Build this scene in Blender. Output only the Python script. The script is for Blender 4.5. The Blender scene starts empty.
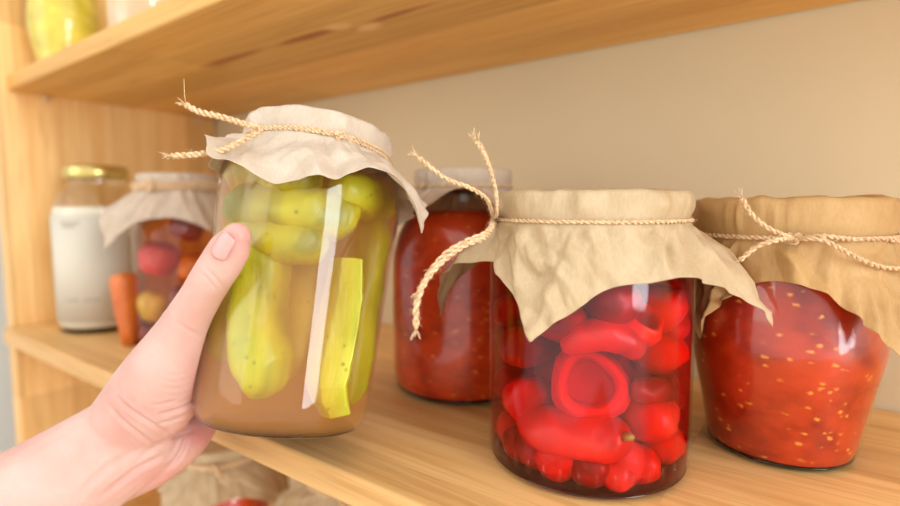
import bpy, bmesh, math, random
import numpy as np
from mathutils import Vector, Matrix, noise
random.seed(7)
C = bpy.context.scene.collection
PI = math.pi
R = math.radians

# ------------------------------------------------------------------ camera
F_PX = 521.16; YAW = 0.6242; PITCH = 0.0871; ROLL = -0.0038; CAM = Vector((0, 0, 0.1437))
_f = Vector((-math.sin(YAW)*math.cos(PITCH), math.cos(YAW)*math.cos(PITCH), -math.sin(PITCH)))
_r = Vector((math.cos(YAW), math.sin(YAW), 0)); _u = _r.cross(_f)
RT = _r*math.cos(ROLL) + _u*math.sin(ROLL); UP = -_r*math.sin(ROLL) + _u*math.cos(ROLL); FW = _f
cam_d = bpy.data.cameras.new('camera'); cam = bpy.data.objects.new('camera', cam_d); C.objects.link(cam)
cam.matrix_world = Matrix((( RT.x, UP.x, -FW.x, CAM.x), (RT.y, UP.y, -FW.y, CAM.y), (RT.z, UP.z, -FW.z, CAM.z), (0, 0, 0, 1)))
cam_d.sensor_width = 36; cam_d.lens = 36*F_PX/900; cam_d.clip_start = 0.01
cam_d.dof.use_dof = True; cam_d.dof.focus_distance = 0.265; cam_d.dof.aperture_fstop = 3.4
bpy.context.scene.camera = cam
def P(u, v, d):                      # point at distance d along the view axis
    return CAM + (FW + RT*((u-450)/F_PX) + UP*((253-v)/F_PX))*d

# ------------------------------------------------------------------ world, lights, exposure
W = bpy.data.worlds.new('world'); bpy.context.scene.world = W; W.use_nodes = True
bg = W.node_tree.nodes['Background']; bg.inputs[0].default_value = (1.0, 0.955, 0.90, 1); bg.inputs[1].default_value = 1.27
def area(name, loc, target, w, h, power, col):
    l = bpy.data.lights.new(name, 'AREA'); l.shape = 'RECTANGLE'; l.size = w; l.size_y = h; l.energy = power; l.color = col
    o = bpy.data.objects.new(name, l); C.objects.link(o); o.location = loc
    o.rotation_euler = (Vector(target)-Vector(loc)).to_track_quat('-Z', 'Y').to_euler()
    return o
area('window_daylight', (1.35, -0.10, 0.42), (-0.25, 0.2, 0.1), 0.50, 1.25, 21, (0.86, 0.94, 1.0))
area('room_daylight', (-1.15, -1.8, 0.75), (-0.2, 0.3, 0.1), 1.9, 1.5, 17, (1.0, 0.95, 0.89))
vs = bpy.context.scene.view_settings
vs.view_transform = 'Standard'; vs.look = 'None'; vs.gamma = 1; vs.use_curve_mapping = False; vs.exposure = 0.08
cy = bpy.context.scene.cycles
cy.use_denoising = True; cy.max_bounces = 14; cy.transparent_max_bounces = 24; cy.diffuse_bounces = 4
cy.glossy_bounces = 4; cy.transmission_bounces = 8; cy.volume_bounces = 3; cy.caustics_reflective = False

# ------------------------------------------------------------------ materials
def newmat(name):
    m = bpy.data.materials.new(name); m.use_nodes = True; nt = m.node_tree
    b = nt.nodes['Principled BSDF']; return m, nt, b
def N(nt, typ, **kw):
    n = nt.nodes.new(typ)
    for k, v in kw.items():
        if k.startswith('i_'):
            n.inputs[int(k[2:]) if k[2:].isdigit() else k[2:].replace('_', ' ')].default_value = v
        else: setattr(n, k, v)
    return n
def ramp(nt, fac, stops):
    n = nt.nodes.new('ShaderNodeValToRGB'); e = n.color_ramp.elements
    while len(e) < len(stops): e.new(0.5)
    for el, (p, c) in zip(e, stops): el.position = p; el.color = (*c, 1)
    nt.links.new(fac, n.inputs[0]); return n.outputs[0]
def srgb(r, g, b):
    f = lambda c: (c/255/12.92) if c/255 <= 0.04045 else ((c/255+0.055)/1.055)**2.4
    return (f(r), f(g), f(b))
def coords(nt, scale=(1, 1, 1), loc=(0, 0, 0), rot=(0, 0, 0)):
    t = N(nt, 'ShaderNodeTexCoord'); m = N(nt, 'ShaderNodeMapping'); nt.links.new(t.outputs['Object'], m.inputs[0])
    m.inputs['Scale'].default_value = scale; m.inputs['Location'].default_value = loc; m.inputs['Rotation'].default_value = rot
    return m.outputs[0]
def mixc(nt, fac, a, b, mode='MIX'):
    n = nt.nodes.new('ShaderNodeMix'); n.data_type = 'RGBA'; n.blend_type = mode
    for k, x in ((0, fac), (6, a), (7, b)):
        if hasattr(x, 'links'): nt.links.new(x, n.inputs[k])
        else: n.inputs[k].default_value = (*x, 1) if isinstance(x, tuple) else x
    return n.outputs[2]
def bump(nt, b, h, strength=0.3, dist=0.001):
    n = N(nt, 'ShaderNodeBump'); n.inputs['Strength'].default_value = strength; n.inputs['Distance'].default_value = dist
    nt.links.new(h, n.inputs['Height']); nt.links.new(n.outputs[0], b.inputs['Normal'])

def wood(name, axis, light, mid, dark, stave=0.045, rough=0.45, knots=()):
    m, nt, b = newmat(name); L = nt.links.new
    # grain stretched along 'axis'
    s = [55, 55, 55]; s[axis] = 3.0
    g1 = N(nt, 'ShaderNodeTexNoise', i_Scale=1.0, i_Detail=5.0, i_Roughness=0.55, i_Distortion=0.35); L(coords(nt, s), g1.inputs['Vector'])
    s2 = [16, 16, 16]; s2[axis] = 1.2
    g2 = N(nt, 'ShaderNodeTexNoise', i_Scale=1.0, i_Detail=3.0, i_Distortion=1.2); L(coords(nt, s2, (3, 1, 2)), g2.inputs['Vector'])
    # glued staves
    st = [1/stave, 1/stave, 1/stave]; st[axis] = 2.2
    if axis == 0: st[2] = 0.01
    if axis == 2: st[0] = 0.01
    vo = N(nt, 'ShaderNodeTexWhiteNoise', noise_dimensions='3D'); fl = N(nt, 'ShaderNodeVectorMath', operation='FLOOR')
    cc = coords(nt, st, (0.13, 0.31, 0.2)); L(cc, fl.inputs[0]); L(fl.outputs[0], vo.inputs['Vector'])
    wv = N(nt, 'ShaderNodeTexNoise', i_Scale=1.0, i_Detail=2.0, i_Distortion=2.0)
    s3 = [120, 120, 120]; s3[axis] = 5; L(coords(nt, s3, (7, 2, 5)), wv.inputs['Vector'])
    a = ramp(nt, g1.outputs[0], [(0.30, dark), (0.48, mid), (0.68, light)])
    c2 = ramp(nt, g2.outputs[0], [(0.35, mid), (0.62, light)])
    col = mixc(nt, 0.55, a, c2)
    sh = ramp(nt, vo.outputs['Value'], [(0.0, (0.80, 0.76, 0.70)), (0.5, (0.95, 0.94, 0.93)), (1.0, (1.08, 1.08, 1.08))])
    col = mixc(nt, 1.0, col, sh, 'MULTIPLY')
    fine = ramp(nt, wv.outputs[0], [(0.35, (0.86, 0.80, 0.72)), (0.55, (1, 1, 1))])
    col = mixc(nt, 0.9, col, fine, 'MULTIPLY')
    for (kx, ky, kz, rx, ry, rz, kc) in knots:
        v = N(nt, 'ShaderNodeVectorMath', operation='LENGTH')
        nz = N(nt, 'ShaderNodeTexNoise', i_Scale=14.0, i_Detail=3.0)
        mp = coords(nt, (1/rx, 1/ry, 1/rz), (-kx/rx, -ky/ry, -kz/rz))
        ad = N(nt, 'ShaderNodeVectorMath', operation='ADD'); L(mp, ad.inputs[0])
        sc = N(nt, 'ShaderNodeVectorMath', operation='SCALE'); sc.inputs['Scale'].default_value = 1.3
        L(nz.outputs['Color'], sc.inputs[0]); sb = N(nt, 'ShaderNodeVectorMath', operation='SUBTRACT'); L(sc.outputs[0], sb.inputs[0]); sb.inputs[1].default_value = (0.65, 0.65, 0.65)
        L(sb.outputs[0], ad.inputs[1]); L(ad.outputs[0], v.inputs[0])
        k = ramp(nt, v.outputs['Value'], [(0.45, (1, 1, 1)), (1.0, (0, 0, 0))])
        col = mixc(nt, k, col, kc)
    L(col, b.inputs['Base Color']); b.inputs['Roughness'].default_value = rough
    b.inputs['Specular IOR Level'].default_value = 0.35
    bump(nt, b, g1.outputs[0], 0.25, 0.0006)
    return m
SH_L, SH_M, SH_D = srgb(246, 208, 146), srgb(236, 188, 120), srgb(206, 148, 82)
M_SHELF = wood('pine_shelf', 0, SH_L, SH_M, SH_D,
   knots=((-0.18, 0.30, 0.0, 0.05, 0.012, 0.006, srgb(205, 145, 90)),))
H_ = 0.285
M_SHELF_U = wood('pine_upper_shelf', 0, srgb(244, 200, 122), srgb(232, 178, 96), srgb(210, 144, 66),
   knots=((-0.46, 0.292, H_, 0.060, 0.007, 0.04, srgb(176, 108, 54)), (-0.36, 0.293, H_, 0.050, 0.006, 0.04, srgb(170, 100, 48)), (-0.318, 0.291, H_, 0.016, 0.009, 0.04, srgb(244, 200, 132)),
          (-0.296, 0.306, H_, 0.018, 0.009, 0.04, srgb(244, 200, 132)), (-0.262, 0.299, H_, 0.040, 0.005, 0.04, srgb(180, 112, 56))))
M_PANEL = wood('pine_side_panel', 2, srgb(250, 212, 150), srgb(244, 196, 126), srgb(222, 160, 86), stave=0.055)

def simple(name, col, rough=0.5, **kw):
    m, nt, b = newmat(name); b.inputs['Base Color'].default_value = (*col, 1); b.inputs['Roughness'].default_value = rough
    for k, v in kw.items(): b.inputs[k.replace('_', ' ')].default_value = v
    return m
def plaster():
    m, nt, b = newmat('cream_plaster'); n = N(nt, 'ShaderNodeTexNoise', i_Scale=5.0, i_Detail=3.0); nt.links.new(coords(nt), n.inputs['Vector'])
    c = ramp(nt, n.outputs[0], [(0.3, srgb(216, 200, 164)), (0.7, srgb(222, 206, 170))]); nt.links.new(c, b.inputs['Base Color'])
    b.inputs['Roughness'].default_value = 0.9
    n2 = N(nt, 'ShaderNodeTexNoise', i_Scale=220.0); nt.links.new(coords(nt), n2.inputs['Vector']); bump(nt, b, n2.outputs[0], 0.15, 0.0005)
    return m
M_WALL = plaster()

def glass(name='jar_glass', tint=(0.985, 0.99, 0.985), ior=1.45):
    m, nt, b = newmat(name); nt.nodes.remove(b); out = nt.nodes['Material Output']; L = nt.links.new
    tr = N(nt, 'ShaderNodeBsdfTransparent'); tr.inputs[0].default_value = (*tint, 1)
    gl = N(nt, 'ShaderNodeBsdfGlossy', i_Roughness=0.015); gl.inputs[0].default_value = (1, 1, 1, 1)
    # Schlick reflectance, the same from either side of the thin wall
    ge = N(nt, 'ShaderNodeNewGeometry'); dt = N(nt, 'ShaderNodeVectorMath', operation='DOT_PRODUCT'); L(ge.outputs['Normal'], dt.inputs[0]); L(ge.outputs['Incoming'], dt.inputs[1])
    ab = N(nt, 'ShaderNodeMath', operation='ABSOLUTE'); L(dt.outputs['Value'], ab.inputs[0])
    om = N(nt, 'ShaderNodeMath', operation='SUBTRACT'); om.inputs[0].default_value = 1; L(ab.outputs[0], om.inputs[1])
    pw = N(nt, 'ShaderNodeMath', operation='POWER'); L(om.outputs[0], pw.inputs[0]); pw.inputs[1].default_value = 5
    f0 = 0.6*((ior-1)/(ior+1))**2; fr = N(nt, 'ShaderNodeMath', operation='MULTIPLY_ADD'); L(pw.outputs[0], fr.inputs[0]); fr.inputs[1].default_value = (1-f0)*0.6; fr.inputs[2].default_value = f0
    mx = N(nt, 'ShaderNodeMixShader')
    L(fr.outputs[0], mx.inputs[0]); L(tr.outputs[0], mx.inputs[1]); L(gl.outputs[0], mx.inputs[2]); L(mx.outputs[0], out.inputs[0])
    return m
M_GLASS = glass()
M_GLASS_BASE = glass('jar_base_refraction_tint', (0.42, 0.34, 0.28), 1.5)  # dark tint paints the refracted dark line at the foot of clear jars

def paper(name, c1, c2, trans=0.25):
    m, nt, b = newmat(name); L = nt.links.new; out = nt.nodes['Material Output']
    n = N(nt, 'ShaderNodeTexNoise', i_Scale=30.0, i_Detail=5.0); L(coords(nt), n.inputs['Vector'])
    n2 = N(nt, 'ShaderNodeTexNoise', i_Scale=900.0, i_Detail=2.0); L(coords(nt, (1, 1, 0.3)), n2.inputs['Vector'])
    col = ramp(nt, n.outputs[0], [(0.3, c2), (0.65, c1)])
    f = ramp(nt, n2.outputs[0], [(0.35, (0.90, 0.88, 0.85)), (0.6, (1, 1, 1))])
    col = mixc(nt, 0.6, col, f, 'MULTIPLY')
    L(col, b.inputs['Base Color']); b.inputs['Roughness'].default_value = 0.6; b.inputs['Specular IOR Level'].default_value = 0.3
    vo = N(nt, 'ShaderNodeTexVoronoi', i_Scale=38.0, feature='F1'); L(coords(nt, (1, 1, 0.7)), vo.inputs['Vector'])
    ad = N(nt, 'ShaderNodeMath', operation='ADD'); ml = N(nt, 'ShaderNodeMath', operation='MULTIPLY'); ml.inputs[1].default_value = 0.08
    L(n2.outputs[0], ml.inputs[0]); L(vo.outputs['Distance'], ad.inputs[0]); L(ml.outputs[0], ad.inputs[1])
    bump(nt, b, ad.outputs[0], 0.4, 0.0020)
    tl = N(nt, 'ShaderNodeBsdfTranslucent'); L(col, tl.inputs[0]); mx = N(nt, 'ShaderNodeMixShader'); mx.inputs[0].default_value = trans
    L(b.outputs[0], mx.inputs[1]); L(tl.outputs[0], mx.inputs[2]); L(mx.outputs[0], out.inputs[0])
    return m
M_PAPER = paper('pale_kraft_paper', srgb(228, 212, 192), srgb(216, 198, 176))
M_PAPER2 = paper('kraft_paper', srgb(222, 200, 164), srgb(208, 182, 142))
M_PAPER3 = paper('tan_kraft_paper', srgb(216, 178, 122), srgb(200, 160, 104), 0.2)

def twine_mat():
    m, nt, b = newmat('jute'); n = N(nt, 'ShaderNodeTexNoise', i_Scale=700.0, i_Detail=3.0); nt.links.new(coords(nt), n.inputs['Vector'])
    c = ramp(nt, n.outputs[0], [(0.3, srgb(190, 150, 104)), (0.7, srgb(240, 214, 176))]); nt.links.new(c, b.inputs['Base Color'])
    b.inputs['Roughness'].default_value = 0.9; bump(nt, b, n.outputs[0], 0.6, 0.0006); return m
M_TWINE = twine_mat()

def skin():
    m, nt, b = newmat('skin'); L = nt.links.new
    n = N(nt, 'ShaderNodeTexNoise', i_Scale=28.0, i_Detail=4.0); L(coords(nt), n.inputs['Vector'])
    c = ramp(nt, n.outputs[0], [(0.30, srgb(204, 154, 142)), (0.5, srgb(210, 170, 158)), (0.72, srgb(216, 184, 174))])
    at = N(nt, 'ShaderNodeAttribute', attribute_name='flush'); c = mixc(nt, at.outputs['Fac'], c, srgb(206, 122, 114))
    L(c, b.inputs['Base Color']); b.inputs['Roughness'].default_value = 0.48; b.inputs['Specular IOR Level'].default_value = 0.4
    b.inputs['Subsurface Weight'].default_value = 0.35; b.inputs['Subsurface Radius'].default_value = (1.0, 0.35, 0.2); b.inputs['Subsurface Scale'].default_value = 0.006
    v = N(nt, 'ShaderNodeTexVoronoi', i_Scale=900.0); L(coords(nt), v.inputs['Vector'])
    n3 = N(nt, 'ShaderNodeTexNoise', i_Scale=160.0, i_Detail=4.0, i_Distortion=0.6); L(coords(nt, (1.6, 1, 0.6)), n3.inputs['Vector'])
    ad = N(nt, 'ShaderNodeMath', operation='MULTIPLY_ADD'); L(v.outputs['Distance'], ad.inputs[0]); ad.inputs[1].default_value = 0.25; L(n3.outputs[0], ad.inputs[2])
    bump(nt, b, ad.outputs[0], 0.22, 0.0012)
    return m
M_SKIN = skin()
M_NAIL = simple('fingernail', srgb(214, 164, 158), 0.25, Subsurface_Weight=0.3, Subsurface_Scale=0.002)

def tomato(name, base, deep, seed, seedscale=85.0, thr=0.20):
    m, nt, b = newmat(name); L = nt.links.new
    n = N(nt, 'ShaderNodeTexNoise', i_Scale=38.0, i_Detail=6.0, i_Roughness=0.6); L(coords(nt, (1, 1, 1.2), (seedscale, 0, 0)), n.inputs['Vector'])
    c = ramp(nt, n.outputs[0], [(0.32, deep), (0.5, base), (0.70, tuple(min(1, x*1.25+0.01) for x in base))])
    v = N(nt, 'ShaderNodeTexVoronoi', i_Scale=seedscale, i_Randomness=1.0); 
    nd = N(nt, 'ShaderNodeTexNoise', i_Scale=60.0); L(coords(nt), nd.inputs['Vector'])
    mp = coords(nt, (1, 1, 1.6), (1, 2, seedscale*0.01), (0.3, 0.5, 0.4)); nd.inputs['Scale'].default_value = 260
    ds = N(nt, 'ShaderNodeVectorMath', operation='SCALE'); ds.inputs['Scale'].default_value = 0.0045; L(nd.outputs['Color'], ds.inputs[0])
    dd = N(nt, 'ShaderNodeVectorMath', operation='ADD'); L(mp, dd.inputs[0]); L(ds.outputs[0], dd.inputs[1]); L(dd.outputs[0], v.inputs['Vector'])
    k = ramp(nt, v.outputs['Distance'], [(thr*0.3, (1, 1, 1)), (thr, (0, 0, 0))])
    w = N(nt, 'ShaderNodeTexNoise', i_Scale=22.0); L(coords(nt, (1, 1, 1), (5, 5, 5)), w.inputs['Vector'])
    sel = ramp(nt, v.outputs['Color'], [(0.44, (0, 0, 0)), (0.48, (1, 1, 1))])
    kk = mixc(nt, 1.0, k, sel, 'MULTIPLY')
    c = mixc(nt, kk, c, seed)
    L(c, b.inputs['Base Color']); b.inputs['Roughness'].default_value = 0.35
    b.inputs['Subsurface Weight'].default_value = 0.25; b.inputs['Subsurface Radius'].default_value = (1, 0.2, 0.05); b.inputs['Subsurface Scale'].default_value = 0.006
    bump(nt, b, n.outputs[0], 0.4, 0.002)
    return m
M_TOMATO = tomato('chopped_tomato', srgb(188, 52, 12), srgb(142, 24, 6), srgb(232, 150, 60), 135.0, 0.30)
M_TOMATO2 = tomato('tomato_relish', srgb(214, 66, 16), srgb(160, 28, 8), srgb(236, 140, 60), 120.0, 0.28)

def volume_mat(name, scatter, sden, absorb, aden, aniso=0.2):
    m = bpy.data.materials.new(name); m.use_nodes = True; nt = m.node_tree; nt.nodes.clear(); L = nt.links.new
    out = N(nt, 'ShaderNodeOutputMaterial'); ab = N(nt, 'ShaderNodeVolumeAbsorption', i_Density=aden); ab.inputs[0].default_value = (*absorb, 1)
    if sden > 0:
        s = N(nt, 'ShaderNodeVolumeScatter', i_Density=sden, i_Anisotropy=aniso); s.inputs[0].default_value = (*scatter, 1)
        ad = N(nt, 'ShaderNodeAddShader'); L(s.outputs[0], ad.inputs[0]); L(ab.outputs[0], ad.inputs[1]); L(ad.outputs[0], out.inputs['Volume'])
    else: L(ab.outputs[0], out.inputs['Volume'])
    return m
M_BRINE = volume_mat('cloudy_brine', (0.99, 0.54, 0.16), 38, (0.97, 0.45, 0.05), 28)
M_REDBRINE = volume_mat('red_brine', (0.95, 0.04, 0.05), 7, (0.955, 0.03, 0.09), 260)

def pickle_mat(name, c1, c2, c3):
    m, nt, b = newmat(name); L = nt.links.new
    n = N(nt, 'ShaderNodeTexNoise', i_Scale=24.0, i_Detail=4.0, i_Distortion=0.8); L(coords(nt, (1.5, 1.5, 0.5)), n.inputs['Vector'])
    c = ramp(nt, n.outputs[0], [(0.3, c3), (0.5, c2), (0.7, c1)])
    v = N(nt, 'ShaderNodeTexVoronoi', i_Scale=150.0); L(coords(nt), v.inputs['Vector'])
    k = ramp(nt, v.outputs['Distance'], [(0.05, (.7, .7, .7)), (0.24, (0, 0, 0))])
    sel = ramp(nt, v.outputs['Color'], [(0.50, (0, 0, 0)), (0.54, (1, 1, 1))]); kk = mixc(nt, 1.0, k, sel, 'MULTIPLY')
    c = mixc(nt, kk, c, tuple(x*0.5 for x in c3)); L(c, b.inputs['Base Color']); b.inputs['Roughness'].default_value = 0.4
    b.inputs['Subsurface Weight'].default_value = 0.3; b.inputs['Subsurface Radius'].default_value = (0.8, 1, 0.1); b.inputs['Subsurface Scale'].default_value = 0.002
    bump(nt, b, n.outputs[0], 0.7, 0.004); return m
M_PICKLE = pickle_mat('gherkin_skin', srgb(206, 202, 36), srgb(178, 178, 22), srgb(126, 134, 14))
M_PICKLE_D = pickle_mat('olive_gherkin_skin', srgb(196, 186, 24), srgb(164, 156, 14), srgb(116, 114, 10))
M_FLESH = pickle_mat('gherkin_flesh', srgb(214, 206, 74), srgb(196, 190, 44), srgb(160, 158, 22))

def pepper_mat(name, c1, c2, sss=0.3):
    m, nt, b = newmat(name); L = nt.links.new
    n = N(nt, 'ShaderNodeTexNoise', i_Scale=30.0, i_Detail=3.0, i_Distortion=0.5); L(coords(nt), n.inputs['Vector'])
    c = ramp(nt, n.outputs[0], [(0.35, c2), (0.65, c1)]); L(c, b.inputs['Base Color']); b.inputs['Roughness'].default_value = 0.3
    b.inputs['Subsurface Weight'].default_value = sss; b.inputs['Subsurface Radius'].default_value = (1, 0.15, 0.05); b.inputs['Subsurface Scale'].default_value = 0.004
    bump(nt, b, n.outputs[0], 0.6, 0.004); return m
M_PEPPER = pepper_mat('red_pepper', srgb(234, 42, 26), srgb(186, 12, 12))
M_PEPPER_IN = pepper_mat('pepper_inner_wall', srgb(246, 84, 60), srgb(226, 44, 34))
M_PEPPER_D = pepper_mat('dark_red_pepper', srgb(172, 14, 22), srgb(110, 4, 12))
M_PEPPER_LIT = pepper_mat('painted_sunlit_pepper', srgb(250, 104, 36), srgb(226, 46, 18))  # sun glow on the right-hand peppers, put into their colour

# ------------------------------------------------------------------ mesh helpers
def link(name, me, mat, parent=None, smooth=True):
    o = bpy.data.objects.new(name, me); C.objects.link(o)
    if mat: me.materials.append(mat)
    if smooth:
        me.polygons.foreach_set('use_smooth', [True]*len(me.polygons))
    if parent: o.parent = parent
    return o
def mesh(name, verts, faces):
    me = bpy.data.meshes.new(name); me.from_pydata([tuple(v) for v in verts], [], faces); me.update(); return me
def tag(o, label, cat, group=None):
    o['label'] = label; o['category'] = cat
    if group: o['group'] = group
    return o
def empty(name, M):
    o = bpy.data.objects.new(name, None); C.objects.link(o); o.empty_display_size = 0.02
    o.matrix_world = M; return o
def box(x0, x1, y0, y1, z0, z1, bev=0.0, seg=3):
    bm = bmesh.new(); bmesh.ops.create_cube(bm, size=1)
    for v in bm.verts: v.co = Vector(((x0+x1)/2+v.co.x*(x1-x0), (y0+y1)/2+v.co.y*(y1-y0), (z0+z1)/2+v.co.z*(z1-z0)))
    if bev: bmesh.ops.bevel(bm, geom=bm.edges[:], offset=bev, segments=seg, affect='EDGES', profile=0.5)
    me = bpy.data.meshes.new('box'); bm.to_mesh(me); bm.free(); return me
def lathe(profile, n=72, scal=None):
    """profile [(r,z)...]; closed on the axis where r == 0. scal(theta,z)->radius factor"""
    V = []; Fc = []; rings = []
    for (r, z) in profile:
        if r <= 1e-7: rings.append([len(V)]); V.append((0, 0, z))
        else:
            ring = []
            for k in range(n):
                a = 2*PI*k/n; rr = r*(scal(a, z) if scal else 1); ring.append(len(V)); V.append((rr*math.cos(a), rr*math.sin(a), z))
            rings.append(ring)
    for A, B in zip(rings, rings[1:]):
        for k in range(n):
            j = (k+1) % n
            if len(A) == 1 and len(B) == 1: break
            if len(A) == 1: Fc.append((A[0], B[j], B[k]))
            elif len(B) == 1: Fc.append((A[k], A[j], B[0]))
            else: Fc.append((A[k], A[j], B[j], B[k]))
    me = mesh('lathe', V, Fc); bm = bmesh.new(); bm.from_mesh(me); bmesh.ops.recalc_face_normals(bm, faces=bm.faces[:]); bm.to_mesh(me); bm.free(); return me
def lid_mesh(pr, n=72): return lathe([(r*0.972, z-0.0004) for r, z in pr], n)
def spline(ctrl, per=8):
    """Catmull-Rom through tuples of any length"""
    pts = [np.array(c, float) for c in ctrl]; pts = [2*pts[0]-pts[1]] + pts + [2*pts[-1]-pts[-2]]; out = []
    for i in range(1, len(pts)-2):
        p0, p1, p2, p3 = pts[i-1:i+3]
        for k in range(per):
            t = k/per; out.append(0.5*((2*p1)+(-p0+p2)*t+(2*p0-5*p1+4*p2-p3)*t*t+(-p0+3*p1-3*p2+p3)*t**3))
    out.append(pts[-2]); return out
def frames(pts):
    pts = [Vector(p[:3]) for p in pts]; T = []
    for i in range(len(pts)): T.append((pts[min(i+1, len(pts)-1)]-pts[max(i-1, 0)]).normalized())
    n = T[0].orthogonal().normalized(); Fr = []
    for i, t in enumerate(T):
        n = (n - t*n.dot(t)).normalized(); Fr.append((pts[i], t, n, t.cross(n)))
    return Fr
def sweep_into(V, Fc, pts, rad, n=6, cap=True):
    Fr = frames(pts); base = len(V)
    for i, (p, t, a, b) in enumerate(Fr):
        r = rad(i/(len(Fr)-1)) if callable(rad) else rad
        for k in range(n):
            w = 2*PI*k/n; V.append(p + (a*math.cos(w)+b*math.sin(w))*r)
    for i in range(len(Fr)-1):
        for k in range(n):
            j = (k+1) % n; q = base+i*n; Fc.append((q+k, q+j, q+n+j, q+n+k))
    if cap:
        Fc.append(tuple(base+k for k in range(n))[::-1]); q = base+(len(Fr)-1)*n; Fc.append(tuple(q+k for k in range(n)))
def twine_into(V, Fc, ctrl, r=0.0011, pitch=0.0062, per=10, fray=0, hairs=0.6, rnd=None, plies=2):
    rnd = rnd or random
    pts = [Vector(p) for p in spline(ctrl, per)]
    # even resampling
    L = [0]; 
    for a, b in zip(pts, pts[1:]): L.append(L[-1]+(b-a).length)
    tot = L[-1]; n = max(8, int(tot/0.0007)); ev = []; j = 0
    for i in range(n+1):
        s = tot*i/n
        while j < len(L)-2 and L[j+1] < s: j += 1
        f = (s-L[j])/max(1e-9, L[j+1]-L[j]); ev.append(pts[j].lerp(pts[j+1], min(1, max(0, f))))
    Fr = frames(ev); ph0 = rnd.random()*6
    for ply in range(plies):
        ln = []
        for i, (p, t, a, b) in enumerate(Fr):
            w = 2*PI*(i*tot/n)/pitch + ply*2*PI/plies + ph0
            ln.append(p + (a*math.cos(w)+b*math.sin(w))*r*0.52)
        sweep_into(V, Fc, ln, r*0.62, 6)
    for _ in range(int(tot*1000*hairs)):
        i = rnd.randrange(len(Fr)); p, t, a, b = Fr[i]; w = rnd.random()*2*PI
        d = (a*math.cos(w)+b*math.sin(w)); l = rnd.uniform(0.0008, 0.0028); q = t*rnd.uniform(-1, 1)
        sweep_into(V, Fc, [p+d*r*0.8, p+d*(r+l*0.4)+q*l*0.5, p+d*(r+l*0.7)+q*l*1.2], 0.00006, 3, False)
    if fray:
        p, t, a, b = Fr[-1]
        for _ in range(fray):
            w = rnd.random()*2*PI; d = (a*math.cos(w)+b*math.sin(w)); l = rnd.uniform(0.002, 0.006)
            sweep_into(V, Fc, [p-t*0.001, p+d*r*0.6+t*l*0.5, p+d*(r*0.6+l*0.35)+t*l], 0.00014, 4, False)

# ------------------------------------------------------------------ jar parts (all in the jar's own frame, base at z = 0)
def glass_jar(parent, prof, t=0.0022, facets=0, name='glass_body', base_t=0.005, foot=0.0034, foot_mat=None):
    """prof: outer profile from the base centre upwards to the rim"""
    outer = [tuple(p) for p in spline(prof, 5)]
    outer = [(max(0, r), z) for r, z in outer]
    inner = [(max(0, r-t), max(z, base_t + (0.0015 if r < 0.01 else 0))) for r, z in outer if True]
    inner = [(r, z) for r, z in inner][::-1]
    sc = None
    me = lathe([(0, 0.0008)] + outer[1:] + inner[:-1] + [(0, base_t+0.0005)], 96, sc)
    hr = outer[1][0]; heel = [r for r, z in outer if z < foot*1.3]; hr = max(heel)-0.0008
    link('glass_foot', lathe([(0, 0.0010), (hr*0.9, 0.0010), (hr*0.97, foot*0.5), (hr, foot*0.9), (hr*0.95, foot), (0, foot)], 64), foot_mat or M_GLASS_BASE, parent)
    return link(name, me, M_GLASS, parent)
def fill(parent, prof, ztop, zbot, inset, mat, name, wob=0.0, n=72):
    pr = [tuple(p) for p in spline(prof, 6)]; pts = []
    for r, z in pr:
        if zbot < z < ztop and r > inset: pts.append((r-inset, z))
    rb = pts[0][0]; rt = pts[-1][0]
    pts = [(0, zbot), (rb*0.5, zbot), (rb*0.92, zbot)] + pts + [(rt*0.98, ztop), (rt*0.5, ztop), (0, ztop)]
    return link(name, lathe(pts, n), mat, parent)

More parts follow.
